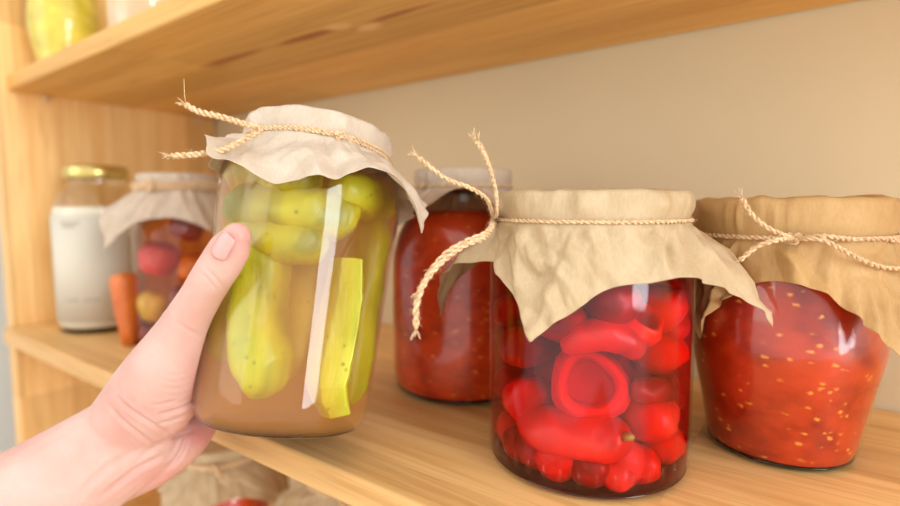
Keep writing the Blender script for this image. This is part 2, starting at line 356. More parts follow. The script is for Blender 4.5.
def interp(tab, th):
    """periodic smooth interpolation of [(deg, v...)...]"""
    tab = sorted(tab); d = th % 360
    ks = [t[0] % 360 for t in tab]; T = sorted(zip(ks, tab)); 
    for i in range(len(T)):
        a = T[i]; b = T[(i+1) % len(T)]; w = (b[0]-a[0]) % 360 or 360; x = (d-a[0]) % 360
        if x <= w:
            s = x/w; s = s*s*(3-2*s)
            return [p+(q-p)*s for p, q in zip(a[1][1:], b[1][1:])]
    return list(T[0][1][1:])
def paper_cover(parent, rl, ztop, zs, half, rot, flare, front, mat, seed=0, pleat=0.0022, npl=17, crinkle=0.0009, cinch=0.0008, name='paper_cover', offc=(0, 0), sag=0.001, prof=None):
    """square sheet of paper over a lid of radius rl (top ztop), cinched by twine at height zs, skirt flaring below.
       rot: direction (deg, relative to 'front') of one corner. flare: [(deg rel. front, phi0, kappa)], phi from straight down."""
    rnd = random.Random(seed); NT = 480; NR1 = 14; NR2 = 8; NR3 = 44
    rs = rl + (ztop-zs)
    V = []; Fc = []
    fold = sorted(rnd.random()*2*PI for _ in range(npl)); amp = [rnd.uniform(0.4, 1.3) for _ in fold]; wid = [rnd.uniform(0.045, 0.16) for _ in fold]
    skew = [rnd.uniform(-3.0, 3.0) for _ in fold]
    def pl(th, s):
        v = 0
        for f, a, w, sk in zip(fold, amp, wid, skew):
            d = (th - f - sk*s*0.12 + PI) % (2*PI) - PI; ww = w*(1+1.4*s)
            if abs(d) < ww: v += a*(1-abs(d)/ww)
        return v
    V.append(Vector((0, 0, ztop))); ring_prev = None
    wv = []
    for q in range(7):
        a_ = rnd.random()*PI*2; wv.append((math.cos(a_), math.sin(a_), rnd.uniform(30, 75), rnd.random(), rnd.uniform(-9, 9)))
    def crumple(x, y):
        v = 0; wx = 0.006*noise.noise(Vector((x*30, y*30, seed))); wy = 0.006*noise.noise(Vector((x*30, y*30, seed+5)))
        for i_, (ca, sa, fr_, ph_, of_) in enumerate(wv):
            t_ = ((x+wx)*ca+(y+wy)*sa)*fr_+ph_; t_ = abs((t_ % 1)*2-1)
            m_ = max(0.0, noise.noise(Vector((x*22+of_, y*22+i_*3.3, seed*0.7)))+0.12)
            v += (t_-0.5)*m_*(48/fr_)
        return v
    for k in range(NR1+NR2+NR3+1):
        ring = []
        for i in range(NT):
            th = 2*PI*i/NT; deg = math.degrees(th) - front
            a = math.radians(deg-rot+45)
            rho_max = half/max(abs(math.cos(a)), abs(math.sin(a)))
            # round the mathematical corner a touch and offset the sheet on the jar
            rho_max += offc[0]*math.cos(R(deg)) + offc[1]*math.sin(R(deg))
            if k <= NR1:
                s = (k/NR1); r = (rl-0.0015)*s if k < NR1 else rl; z = ztop - (0.0012 if k == NR1 else 0) - sag*(1-s*s)*0.6
                x = r; 
            elif k <= NR1+NR2:
                s = (k-NR1)/NR2; x = rl - cinch*s + pleat*0.95*pl(th, 0)*math.sin(PI*min(1, s*1.0))*0.8*(1-s*0.5); z = ztop-0.0012 - (ztop-0.0012-zs)*s
                x += 0.0006*math.sin(PI*s)
            else:
                s = (k-NR1-NR2)/NR3
                phi0, kap, lm = interp([f if len(f) == 4 else (*f, 1.0) for f in flare], deg); ln = max(0.004, rho_max-rs)*lm; steps = 12; x = rl-cinch; z = zs; dl = ln*s/steps
                for q in range(steps):
                    ph = R(phi0 + kap*(q+0.5)*dl/0.01); ph0 = min(1, ((q+0.5)*dl)/0.004)
                    ph = ph*ph0 + (1-ph0)*R(8)
                    x += math.sin(ph)*dl; z -= math.cos(ph)*dl
                g = min(1, ln*s/0.007); x += pleat*1.5*g*(pl(th, s)-0.35)
            p = Vector((x*math.cos(th), x*math.sin(th), z))
            if prof and k > NR1+NR2:
                gr = float(np.interp(z, [q_[1] for q_ in prof[1:]], [q_[0] for q_ in prof[1:]]))
                if x < gr+0.0022: x = gr+0.0022; p = Vector((x*math.cos(th), x*math.sin(th), z))
            rs_ = (rl*k/NR1 if k <= NR1 else (rl+(k-NR1)/NR2*(ztop-zs) if k <= NR1+NR2 else rs+(k-NR1-NR2)/NR3*max(0.004, rho_max-rs)))
            cm = crumple(rs_*math.cos(th), rs_*math.sin(th)); cr = crinkle*(0.35 if k < NR1 else 1)
            q = p*55 + Vector((seed*3.1, 0, 0)); nn = noise.noise(q); n2 = abs(noise.noise(p*95+Vector((0, seed*1.7, 4))))
            if k < NR1: p.z += crinkle*1.1*cm*(k/NR1)**0.5 - 0.0004
            elif k <= NR1+NR2: p += Vector((math.cos(th), math.sin(th), 0))*crinkle*max(-0.5, cm*1.3)*(1-(k-NR1)/NR2)
            else:
                sk_ = min(1, (k-NR1-NR2)/6); p += Vector((math.cos(th), math.sin(th), 0.25))*crinkle*cm*2.0*sk_
            if k < NR1 or k > NR1+NR2+2: p += Vector((math.cos(th), math.sin(th), 0))*cr*0.2*nn
            ring.append(len(V)); V.append(p)
        if ring_prev is None:
            pass
        if k == 0:
            ring = [0]*NT; V = V[:1]
        elif k == 1:
            for i in range(NT): Fc.append((0, ring[i], ring[(i+1) % NT]))
        else:
            for i in range(NT):
                j = (i+1) % NT; Fc.append((ring_prev[i], ring[i], ring[j], ring_prev[j]))
        ring_prev = ring
    o = link(name, mesh('paper_cover', V, Fc), mat, parent)
    sm = o.modifiers.new('thick', 'SOLIDIFY'); sm.thickness = 0.00025; sm.offset = 1
    return o
def ring_pts(rr, z, a0, a1, n=24, tilt=(0, 0)):
    out = []
    for i in range(n+1):
        a = R(a0+(a1-a0)*i/n); out.append((rr*math.cos(a), rr*math.sin(a), z + tilt[0]*math.cos(a)+tilt[1]*math.sin(a)))
    return out
def twine(parent, rr, z, front, knot_deg, ends, r=0.0011, seed=1, wraps=2, hairs=0.6, name='twine', knot=True, fray=10, end_r=None):
    """rings around the neck plus a knot at knot_deg and loose ends (lists of points in jar frame)"""
    rnd = random.Random(seed); V = []; Fc = []
    for w in range(wraps):
        twine_into(V, Fc, ring_pts(rr+r*0.9+0.0003*w, z+(w-(wraps-1)/2)*r*1.6, 0, 360, 36, (rnd.uniform(-.0006, .0006), rnd.uniform(-.0006, .0006))), r, per=4, hairs=hairs, rnd=rnd)
    a = R(front+knot_deg); k = Vector(((rr+r*2.2)*math.cos(a), (rr+r*2.2)*math.sin(a), z))
    e1 = Vector((-math.sin(a), math.cos(a), 0)); e2 = Vector((math.cos(a), math.sin(a), 0)); e3 = Vector((0, 0, 1))
    if knot:
        kp = []
        for i in range(26):
            t = 2*PI*i/25*1.0
            kp.append(k + (e1*(math.sin(t)+2*math.sin(2*t))*0.9 + e3*(math.cos(t)-2*math.cos(2*t))*0.75 - e2*math.sin(3*t)*0.7)*r*0.95)
        twine_into(V, Fc, kp, r, per=3, hairs=hairs, rnd=rnd)
    for q, e in enumerate(ends):
        er = end_r[q] if end_r else r
        twine_into(V, Fc, [k] + [Vector(p) for p in e], er, pitch=0.0066*er/0.0011, per=10, fray=fray, hairs=hairs*1.3, rnd=rnd)
    return link(name, mesh('twine', V, Fc), M_TWINE, parent)

def jar_frame(loc, az=None, M=None):
    return M if M is not None else Matrix.Translation(loc)
def front_deg(loc):
    d = CAM-Vector(loc); return math.degrees(math.atan2(d.y, d.x))

# ------------------------------------------------------------------ setting
w = link('wall_back', box(-1.5, 1.2, 0.472, 0.52, -0.62, 1.1), M_WALL, smooth=False); w['kind'] = 'structure'
M_WALL_L = simple('cool_white_wall', srgb(214, 222, 232), 0.9)
w = link('wall_left', box(-1.56, -1.5, -1.4, 0.52, -0.62, 1.1), M_WALL_L, smooth=False); w['kind'] = 'structure'
M_FLOOR = simple('pale_floor', srgb(200, 180, 150), 0.6)
w = link('floor', box(-1.56, 1.2, -1.4, 0.52, -0.66, -0.62), M_FLOOR, smooth=False); w['kind'] = 'structure'

XP = -0.802; H = 0.285; TS = 0.0185
unit = empty('shelving_unit', Matrix.Translation((XP-0.012, 0.33, -0.62)))
tag(unit, 'pine shelving unit with a solid side panel holding all the jars', 'shelf')
def upart(name, me, mat, smooth=False):
    o = link(name, me, mat, None, smooth); o.parent = unit; o.matrix_parent_inverse = unit.matrix_world.inverted()
    return o
bpy.context.view_layer.update()
o = upart('side_panel', box(XP-0.024, XP, 0.197, 0.470, -0.62, 0.75, 0.0015), M_PANEL)
o = upart('shelf', box(XP, 0.55, 0.187, 0.470, -TS, 0.0, 0.0022), M_SHELF); o['label'] = 'middle board that the red jars stand on'
o = upart('shelf', box(XP, 0.55, 0.209, 0.470, H, H+TS, 0.0022), M_SHELF_U); o['label'] = 'upper board seen from below'
o = upart('shelf', box(XP, 0.55, 0.192, 0.470, -H-TS, -H, 0.0022), M_SHELF); o['label'] = 'lowest board below the hand'
# small shelf support pegs under the boards against the side panel
def peg(z, y):
    V = []; Fc = []; sweep_into(V, Fc, [(XP, y, z), (XP+0.009, y, z)], 0.004, 16); return mesh('peg', V, Fc)
M_PEG = simple('pale_peg', srgb(226, 190, 146), 0.4)
for z, y in ((H-0.0042, 0.245), (-TS-0.0042, 0.235), (H-0.0042, 0.44), (-TS-0.0042, 0.44)): upart('shelf_peg', peg(z, y), M_PEG, True)

# ================================================================== PICKLE JAR (held)
PM = P(298, 306, 0.31); JS = 0.935
ax = (Vector((0, 0, 1))*math.cos(R(14))*math.cos(R(5.5)) + Vector((RT.x, RT.y, 0)).normalized()*math.sin(R(5.5)) + Vector((FW.x, FW.y, 0)).normalized()*math.sin(R(14))).normalized()
xa = (RT - ax*RT.dot(ax)).normalized(); ya = ax.cross(xa)
base = PM - ax*0.073*JS
PJ = Matrix(((xa.x, ya.x, ax.x, base.x), (xa.y, ya.y, ax.y, base.y), (xa.z, ya.z, ax.z, base.z), (0, 0, 0, 1))) @ Matrix.Scale(JS, 4)
PJi = PJ.inverted()
pj = empty('pickle_jar', PJ); tag(pj, 'large tilted glass jar of yellow green pickles lifted off the shelf by the hand', 'jar')
prof_p = [(0, 0.0012), (0.030, 0.0008), (0.0425, 0.0006), (0.0485, 0.004), (0.0515, 0.012), (0.0525, 0.03), (0.0534, 0.06), (0.0552, 0.10), (0.0570, 0.130), (0.0572, 0.146), (0.0545, 0.157), (0.0475, 0.165), (0.0445, 0.173), (0.0445, 0.183)]
glass_jar(pj, prof_p, 0.0013, foot=0.0016, base_t=0.0022)
fill(pj, prof_p, 0.158, 0.0026, 0.0016, M_BRINE, 'brine')
link('lid', lid_mesh([(0, 0.1862), (0.0438, 0.1862), (0.0462, 0.1845), (0.0462, 0.1745), (0.0455, 0.1745), (0.0455, 0.1838), (0, 0.1838)], 72), simple('lid_metal', srgb(200, 190, 170), 0.35, Metallic=0.8), pj)
paper_cover(pj, 0.0468, 0.188, 0.1725, 0.0940, 58, [(0, 26, 2, 1.3), (20, 30, 4, 1.3), (40, 48, 4), (58, 70, -8, 1.05), (80, 48, 0), (120, 30, 0), (180, 30, 0), (230, 25, 0), (-95, 18, 0), (-68, 26, 2, .75), (-46, 40, 6, .55), (-33, 46, 10, .48), (-20, 36, 6, 1.0)], -90, M_PAPER, seed=3, pleat=0.0024, crinkle=0.0024, prof=prof_p)
def J(u, v, d): return PJi @ P(u, v, d)
twine(pj, 0.0472, 0.1725, -90, 28, [], seed=4, r=0.0011, wraps=2)
V = []; Fc = []; rr = random.Random(9)
twine_into(V, Fc, [J(262, 128, 0.262), J(245, 124, 0.256), J(222, 117, 0.252), J(200, 112, 0.250), J(186, 105, 0.249)], 0.0016, fray=8, hairs=1.8, rnd=rr)
sweep_into(V, Fc, [J(186, 105, 0.249), J(184.5, 95, 0.249), J(184, 79, 0.249)], 0.00018, 4)
twine_into(V, Fc, [J(262, 130, 0.262), J(240, 142, 0.258), J(222, 150, 0.256), J(200, 154, 0.254), J(172, 156, 0.252)], 0.0016, fray=8, hairs=1.8, rnd=rr)
link('twine_end', mesh('twine_end', V, Fc), M_TWINE, pj)

# gherkins inside: local jar coordinates -> world objects of their own
def gherkin(name, ctrl, mat, label, M, seed=0, lump=0.10, flat=1.0, cut=False):
    """ctrl: (x,y,z,r) spine; rounded ends"""
    pts = spline(ctrl, 9); n = 28; V = []; Fc = []
    Fr = frames(pts); tot = len(Fr); rings = []
    for i, (p, t, a, b) in enumerate(Fr):
        s = i/(tot-1); r = pts[i][3]
        e = min(s, 1-s)/0.16
        if e < 1: r *= math.sqrt(max(0.0, 1-(1-e)**2))*0.96+0.04 if not cut or s < 0.5 else 1
        ring = []
        for k in range(n):
            w_ = 2*PI*k/n; d = a*math.cos(w_)+b*math.sin(w_); q = Vector(p)+d*r
            rr_ = r*(1+lump*noise.noise(q*150+Vector((seed, 0, 0)))+lump*0.8*noise.noise(q*60+Vector((0, seed, 0)))+0.02*math.cos(5*w_))
            ring.append(len(V)); V.append(Vector(p)+d*rr_)
        rings.append(ring)
    for A, B in zip(rings, rings[1:]):
        for k in range(n): j = (k+1) % n; Fc.append((A[k], A[j], B[j], B[k]))
    Fc.append(tuple(rings[0][::-1])); Fc.append(tuple(rings[-1]))
    c = sum((Vector(v) for v in V), Vector())/len(V)
    V = [Vector(v)-c for v in V]
    o = link(name, mesh(name, V, Fc), mat); o.matrix_world = M @ Matrix.Translation(c)
    tag(o, label, 'pickle', 'pickles in the held jar'); return o
def spear(name, ctrl, wdir, mat, label, M, wd=0.010, th=0.007):
    """a sliced gherkin wedge: skin on the back, flat cut faces meeting at a ridge"""
    pts = spline(ctrl, 8); V = []; Fc = []; n = 0
    for i, p in enumerate(pts):
        p = Vector(p[:3]); s = i/(len(pts)-1); k = 0.75+0.25*math.sin(PI*s)
        w = Vector(wdir).normalized(); t = (Vector(pts[min(i+1, len(pts)-1)][:3])-Vector(pts[max(i-1, 0)][:3])).normalized(); w = (w-t*w.dot(t)).normalized(); dd = t.cross(w)
        sec = [(-1, 0.1), (-0.85, -0.45), (-0.4, -0.85), (0.1, -0.95), (0.6, -0.75), (0.95, -0.3), (1, 0.15), (0.5, 0.45), (0.02, 0.85), (-0.5, 0.5)]
        for (x, y) in sec: 
            q = p + w*x*wd*k + dd*y*th*k; q += Vector((1, 1, 1))*0.0006*noise.noise(q*180); V.append(q)
        n = len(sec)
    for i in range(len(pts)-1):
        for k in range(n): j = (k+1) % n; Fc.append((i*n+k, i*n+j, i*n+n+j, i*n+n+k))
    Fc.append(tuple(range(n))[::-1]); Fc.append(tuple((len(pts)-1)*n+k for k in range(n)))
    c = sum((Vector(v) for v in V), Vector())/len(V); V = [Vector(v)-c for v in V]
    o = link(name, mesh(name, V, Fc), mat, smooth=False); o.matrix_world = M @ Matrix.Translation(c)
    bv = o.modifiers.new('b', 'BEVEL'); bv.width = 0.0008; bv.segments = 2
    tag(o, label, 'pickle', 'pickles in the held jar'); return o
def JL(u, v, y):            # jar-local point that projects to (u,v) with jar-local depth y (negative = near side)
    a = PJi @ CAM; b = PJi @ P(u, v, 1.0); t = (y-a.y)/(b.y-a.y); return tuple(a+(b-a)*t)
def G(lst): return [JL(u, v, y)+(r,) for u, v, y, r in lst]
def GS(lst, gap=0.0035):
    """centres of slices of radius r resting against the inner glass under pixel (u,v)"""
    o_ = []; a = PJi @ CAM
    for u, v, r in lst:
        d = (PJi @ P(u, v, 1.0))-a; Rm = 0.0500-gap-r; A = d.x*d.x+d.y*d.y; B = 2*(a.x*d.x+a.y*d.y)
        for _ in range(3):
            Cc = a.x**2+a.y**2-Rm*Rm; D = B*B-4*A*Cc; q = a+d*((-B-math.sqrt(D))/(2*A) if D > 0 else -B/(2*A))
            Rm = float(np.interp(q.z, [z for _r_, z in prof_p[2:]], [r_ for r_, z in prof_p[2:]]))-0.0022-gap*0.3-r*1.04
        Cc = a.x**2+a.y**2-Rm*Rm; D = B*B-4*A*Cc
        q = a+d*((-B-math.sqrt(D))/(2*A) if D > 0 else -B/(2*A))
        if D <= 0: h = math.hypot(q.x, q.y); q.x *= Rm/h; q.y *= Rm/h
        o_.append(tuple(q)+(r,))
    return o_
gherkin('pickle', GS([(222, 240, .0110), (250, 238, .0135), (290, 242, .0140), (330, 246, .0110)], .004), M_PICKLE_D, 'olive pickle lying crosswise just over the top of the spear in the held jar', PJ, 12)
gherkin('pickle', GS([(268, 240, .0150), (262, 270, .0165), (258, 320, .0170), (264, 368, .0165), (276, 392, .0120)]), M_PICKLE, 'fat upright pickle right of the thumb in the held jar', PJ, 1)
spear('pickle_spear', [q[:3] for q in GS([(346, 258, .008), (342, 300, .008), (333, 345, .008), (326, 385, .008), (334, 414, .008)])], (1, -.3, 0), M_FLESH, 'cut pickle spear at the centre of the held jar with an angular top', PJ, 0.0145, 0.0080)
gherkin('pickle', GS([(380, 215, .0135), (384, 262, .0135), (380, 320, .0145), (372, 375, .0140), (364, 408, .0100)], .000), M_PICKLE, 'long upright pickle against the right glass of the held jar', PJ, 2)
gherkin('pickle', GS([(222, 214, .0130), (255, 209, .0160), (300, 211, .0165), (338, 218, .0150), (356, 226, .0110)], .000), M_PICKLE_D, 'broad olive pickle lying crosswise above the upright ones in the held jar', PJ, 3)
gherkin('pickle', GS([(222, 182, .0110), (250, 176, .0150), (290, 178, .0150), (322, 186, .0100)], .000), M_PICKLE_D, 'olive pickle at the very top left under the paper of the held jar', PJ, 4)
gherkin('pickle', GS([(330, 190, .0100), (356, 194, .0140), (382, 206, .0130), (394, 222, .0080)], .000), M_PICKLE, 'short bright pickle at the top right under the paper of the held jar', PJ, 5)
gherkin('pickle', GS([(216, 230, .0100), (216, 270, .0120), (214, 320, .0120), (214, 362, .0090)], .002), M_PICKLE_D, 'pickle standing behind the thumb at the left glass of the held jar', PJ, 6)
gherkin('pickle', [(0.004, -0.012, 0.030, .012), (0.006, -0.008, 0.060, .016), (0.004, -0.008, 0.095, .015), (0.0, -0.008, 0.118, .010)], M_PICKLE, 'dim pickle deep in the middle of the held jar behind the spear', PJ, 7)

# ================================================================== PEPPER JAR
PL = Vector((-0.1088, 0.2862, 0.0)); pf = front_deg(PL); RM = Matrix.Translation(PL + Vector((0, 0, 0.0002)))
rj = empty('pepper_jar', RM); tag(rj, 'glass jar of bright red peppers under pale paper at the front of the shelf', 'jar')
prof_r = [(0, 0.0012), (0.036, 0.0008), (0.0505, 0.0006), (0.0550, 0.0026), (0.0562, 0.008), (0.0565, 0.018), (0.0563, 0.05), (0.0563, 0.09), (0.0560, 0.114), (0.0540, 0.124), (0.0505, 0.130), (0.0495, 0.136), (0.0495, 0.148)]
glass_jar(rj, prof_r, 0.0011, base_t=0.0018, foot=0.0028, foot_mat=glass('red_base_refraction_tint', (0.50, 0.10, 0.10), 1.5))  # foot tint paints the dark red that a clear base would refract
fill(rj, prof_r, 0.122, 0.0030, 0.0014, M_REDBRINE, 'brine')
# pressed ribs around the heel of the glass
V = []; Fc = []
for k in range(40):
    a = 2*PI*k/40; e = Vector((math.cos(a), math.sin(a), 0))
    sweep_into(V, Fc, [e*0.0533+Vector((0, 0, 0.0045)), e*0.0557+Vector((0, 0, 0.010)), e*0.0562+Vector((0, 0, 0.0155))], lambda s: 0.0012*math.sin(PI*(0.1+0.8*s)), 6)
o = link('heel_ribs', mesh('heel_ribs', V, Fc), M_GLASS, rj); o['label'] = 'pressed ribs in the glass around the foot'
link('lid', lid_mesh([(0, 0.1502), (0.0495, 0.1502), (0.0512, 0.1485), (0.0512, 0.1370), (0.0503, 0.1370), (0.0503, 0.148), (0, 0.148)], 72), simple('lid_metal_red', srgb(190, 170, 140), 0.35, Metallic=0.7), rj)
paper_cover(rj, 0.0520, 0.1522, 0.1365, 0.0910, -19, [(-19, 12, 2, .95), (0, 14, 0, 1.12), (25, 16, 1, 1.25), (45, 30, 3, 1.1), (71, 62, -8, 1.05), (92, 34, 0), (112, 10, 0), (135, 26, 0), (160, 30, 0), (200, 30, 0), (-130, 50, 0, 1.1), (-108, 64, -6, 1.45), (-85, 50, -2, 1.35), (-55, 22, 0)], pf, M_PAPER2, seed=11, pleat=0.0029, npl=17, crinkle=0.0028, prof=prof_r)
RMi = RM.inverted()
def K(u, v, d): return RMi @ P(u, v, d)
twine(rj, 0.0520, 0.1368, pf, -72, [
    [K(487, 200, .262), K(470, 188, .255), K(445, 178, .250), K(418, 157, .246)],
    [K(497, 200, .268), K(492, 175, .262), K(484, 155, .258), K(476, 141, .256)],
    [K(497, 212, .268), K(494, 182, .264), K(487, 158, .262), K(480, 143, .262)],
    [K(488, 232, .258), K(468, 241, .250), K(446, 254, .244), K(428, 276, .240), K(417, 302, .238), K(416, 328, .238)],
    [K(486, 236, .256), K(464, 246, .247), K(442, 262, .241), K(426, 280, .238), K(420, 290, .238)]], seed=21, r=0.0010, wraps=1, fray=14, hairs=1.2, end_r=[.0011, .0010, .0008, .0015, .0013])

# peppers packed inside
def cup(name, loc, axis, r, label, M, mat=None, depth=0.8, lobes=0.05, seed=0, opening=0.62, roll=0.0, inner_d=0.5):
    """hollow pepper half: thick wall, rolled rim, opening along +axis"""
    rnd = random.Random(seed); ph = rnd.random()*6; nl = rnd.choice([3, 4])
    pr = []
    for i in range(13):
        a = -PI/2 + (PI/2+0.55)*i/12; pr.append((r*math.cos(a), r*depth*math.sin(a)))
    rt, zt = pr[-1]
    for i in range(1, 8):
        a = PI*i/8; pr.append((rt-0.5*(1-math.cos(a))*(rt-r*opening), zt+0.16*r*math.sin(a)))
    for i in range(11):
        a = 0.35 - (PI/2+0.35)*i/10; pr.append((r*opening*math.cos(a)*0.98, r*depth*inner_d*math.sin(a)))
    pr[0] = (0, pr[0][1]); pr[-1] = (0, pr[-1][1])
    me = lathe(pr, 40, lambda a, z: 1+lobes*math.cos(nl*a+ph)+0.03*math.cos(2*a+1.3*ph))
    for v in me.vertices: v.co += v.co.normalized()*(0.0014*noise.noise(v.co*120+Vector((seed*2.1, 0, 0)))+0.0006*noise.noise(v.co*330))
    o = link(name, me, mat or M_PEPPER)
    q = Vector(axis).to_track_quat('Z', 'Y')
    o.matrix_world = M @ Matrix.Translation(loc) @ q.to_matrix().to_4x4() @ Matrix.Rotation(roll, 4, 'Z')
    tag(o, label, 'pepper', 'peppers in the red jar'); return o
def whole(name, loc, axis, r, label, M, mat=None, sq=0.85, seed=0, stem=False):
    """lobed cherry pepper, dimpled at the stem end"""
    pr = []
    for i in range(21):
        a = -PI/2+PI*i/20; rr_ = r*math.cos(a)**0.85 if 0 < i < 20 else 0; z = r*sq*math.sin(a)
        if i > 14: z -= r*0.30*((i-14)/6)**2
        pr.append((rr_, z))
    rnd = random.Random(seed); ph = rnd.random()*6
    me = lathe(pr, 36, lambda a, z: 1+0.055*math.cos(3*a+ph)+0.03*math.cos(2*a))
    for v in me.vertices: v.co += v.co.normalized()*r*(0.15*noise.noise(v.co*70+Vector((seed*2.1, 0, 0)))+0.07*noise.noise(v.co*200))
    o = link(name, me, mat or M_PEPPER); q = Vector(axis).to_track_quat('Z', 'Y')
    o.matrix_world = M @ Matrix.Translation(loc) @ q.to_matrix().to_4x4()
    tag(o, label, 'pepper', 'peppers in the red jar'); return o
def strip(name, ctrl, axis, wd, th, label, M, mat=None, seed=0, curl=0.5):
    """curved slice of pepper: crescent section swept along a bent spine"""
    pts = spline(ctrl, 8); V = []; Fc = []; n = 20; A = Vector(axis).normalized()
    for i, p in enumerate(pts):
        p = Vector(p[:3]); s = i/(len(pts)-1); k = math.sqrt(max(0.02, 1-(2*s-1)**4))
        t = (Vector(pts[min(i+1, len(pts)-1)][:3])-Vector(pts[max(i-1, 0)][:3])).normalized(); w_ = (A.cross(t)).normalized(); d = t.cross(w_)
        for j in range(n):
            a = 2*PI*j/n; x = math.cos(a); y = math.sin(a)*th/wd
            q = p + (w_*x + d*(y - curl*x*x))*wd*k; q += d*0.0008*noise.noise(q*160+Vector((seed, 1, 2))); V.append(q)
    for i in range(len(pts)-1):
        for k in range(n): j = (k+1) % n; Fc.append((i*n+k, i*n+j, i*n+n+j, i*n+n+k))
    Fc.append(tuple(range(n))[::-1]); Fc.append(tuple((len(pts)-1)*n+k for k in range(n)))
    c = sum((Vector(v) for v in V), Vector())/len(V); V = [Vector(v)-c for v in V]
    o = link(name, mesh(name, V, Fc), mat or M_PEPPER); o.matrix_world = M @ Matrix.Translation(c)
    tag(o, label, 'pepper', 'peppers in the red jar'); return o
CAML = RMi @ CAM
def RS(u, v, r, gap=0.0020):
    """pepper-jar-local centre of a piece of radius r touching the inner wall under pixel (u,v)"""
    a = CAML; d = (RMi @ P(u, v, 1.0))-a; Rm = 0.0563-gap-r; A = d.x*d.x+d.y*d.y; B = 2*(a.x*d.x+a.y*d.y); Cc = a.x**2+a.y**2-Rm*Rm
    D = B*B-4*A*Cc
    t = (-B-math.sqrt(D))/(2*A) if D > 0 else -B/(2*A)
    q = a+d*t
    if D <= 0:
        h = math.hypot(q.x, q.y); q.x *= Rm/h; q.y *= Rm/h
    q.z = max(q.z, 0.0036+r*0.8)
    h = math.hypot(q.x, q.y); lim = 0.0563-0.0020-r*1.05-max(0, 0.012-q.z+r*0.5)*0.12
    if h > lim: q.x *= lim/h; q.y *= lim/h
    return q
def out(q, up=0.0): e = Vector((q.x, q.y, 0)).normalized(); return e + Vector((0, 0, up))
q = RS(589, 384, .0165); cup('pepper_cup', q, (CAML-q)+Vector((0.02,0,0)), .0200, 'round pepper cup facing forward with its hollow open, centre of the red jar', RM, M_PEPPER_IN, .62, .07, 1, .58, inner_d=.18)
strip('pepper_slice', [RS(563, 352, .006), RS(580, 338, .006), RS(605, 334, .006), RS(628, 342, .006), RS(640, 358, .006)], (CAML-RS(600, 340, .006)), .0085, .0055, 'arched pepper slice curving over the open round cup in the red jar', RM, M_PEPPER, 3, .35)
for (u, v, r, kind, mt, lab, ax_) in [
    (660, 305, .0150, 'w', M_PEPPER_LIT, 'glossy pepper at the upper right of the red jar just under the paper hem', (0.2, 0, 1)),
    (668, 350, .0155, 'w', M_PEPPER_LIT, 'pepper painted with a warm sun glow halfway up the right glass of the red jar', (0.4, 0, 1)),
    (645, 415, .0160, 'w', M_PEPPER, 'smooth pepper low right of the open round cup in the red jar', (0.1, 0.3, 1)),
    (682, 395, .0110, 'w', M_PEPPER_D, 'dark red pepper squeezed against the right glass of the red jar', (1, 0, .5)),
    (673, 452, .0140, 'w', M_PEPPER_LIT, 'pepper at the lower right corner of the red jar', (0.5, 0, 1)),
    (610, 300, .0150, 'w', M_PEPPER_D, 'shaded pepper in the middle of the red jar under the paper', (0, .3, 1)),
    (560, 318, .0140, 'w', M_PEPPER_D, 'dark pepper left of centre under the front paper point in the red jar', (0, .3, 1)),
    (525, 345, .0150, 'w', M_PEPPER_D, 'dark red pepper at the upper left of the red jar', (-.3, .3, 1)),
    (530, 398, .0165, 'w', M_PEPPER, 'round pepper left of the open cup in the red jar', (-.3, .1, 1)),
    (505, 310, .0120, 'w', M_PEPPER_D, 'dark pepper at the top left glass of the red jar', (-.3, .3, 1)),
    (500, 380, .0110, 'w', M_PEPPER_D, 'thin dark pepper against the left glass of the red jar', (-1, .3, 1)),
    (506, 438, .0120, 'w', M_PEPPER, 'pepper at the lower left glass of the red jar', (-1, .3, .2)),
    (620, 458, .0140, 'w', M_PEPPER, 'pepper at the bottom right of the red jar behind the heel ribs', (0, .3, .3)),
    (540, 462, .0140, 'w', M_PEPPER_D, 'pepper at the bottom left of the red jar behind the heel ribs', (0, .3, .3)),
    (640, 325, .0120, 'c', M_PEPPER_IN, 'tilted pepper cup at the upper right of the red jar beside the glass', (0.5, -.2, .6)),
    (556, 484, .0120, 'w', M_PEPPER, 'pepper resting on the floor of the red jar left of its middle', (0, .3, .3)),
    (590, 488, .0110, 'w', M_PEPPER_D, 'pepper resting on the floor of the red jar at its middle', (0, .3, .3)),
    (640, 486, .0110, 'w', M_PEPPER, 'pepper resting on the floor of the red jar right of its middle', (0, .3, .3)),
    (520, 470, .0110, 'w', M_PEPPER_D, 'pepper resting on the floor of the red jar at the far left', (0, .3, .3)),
    (668, 476, .0105, 'w', M_PEPPER_LIT, 'small pepper on the floor of the red jar at its far right', (0.3, .3, .3)),
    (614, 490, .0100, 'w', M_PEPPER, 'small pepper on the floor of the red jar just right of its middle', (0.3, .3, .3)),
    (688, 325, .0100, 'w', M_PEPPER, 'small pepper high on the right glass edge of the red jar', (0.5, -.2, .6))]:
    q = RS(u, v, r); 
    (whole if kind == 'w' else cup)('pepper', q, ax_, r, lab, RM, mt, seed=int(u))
strip('pepper_slice', [RS(518, 415, .006), RS(545, 428, .006), RS(580, 434, .006), RS(610, 440, .006), RS(632, 450, .006)], (CAML-RS(580, 435, .006)), .0125, .0055, 'wide flat pepper slice lying across the bottom of the red jar', RM, M_PEPPER, 5, .2)
strip('pepper_slice', [RS(632, 388, .005), RS(645, 391, .005), RS(660, 390, .005), RS(676, 396, .005)], (CAML-RS(640, 390, .005)), .006, .004, 'narrow dark pepper slice wedged right of the open cup in the red jar', RM, M_PEPPER_D, 6, .2)
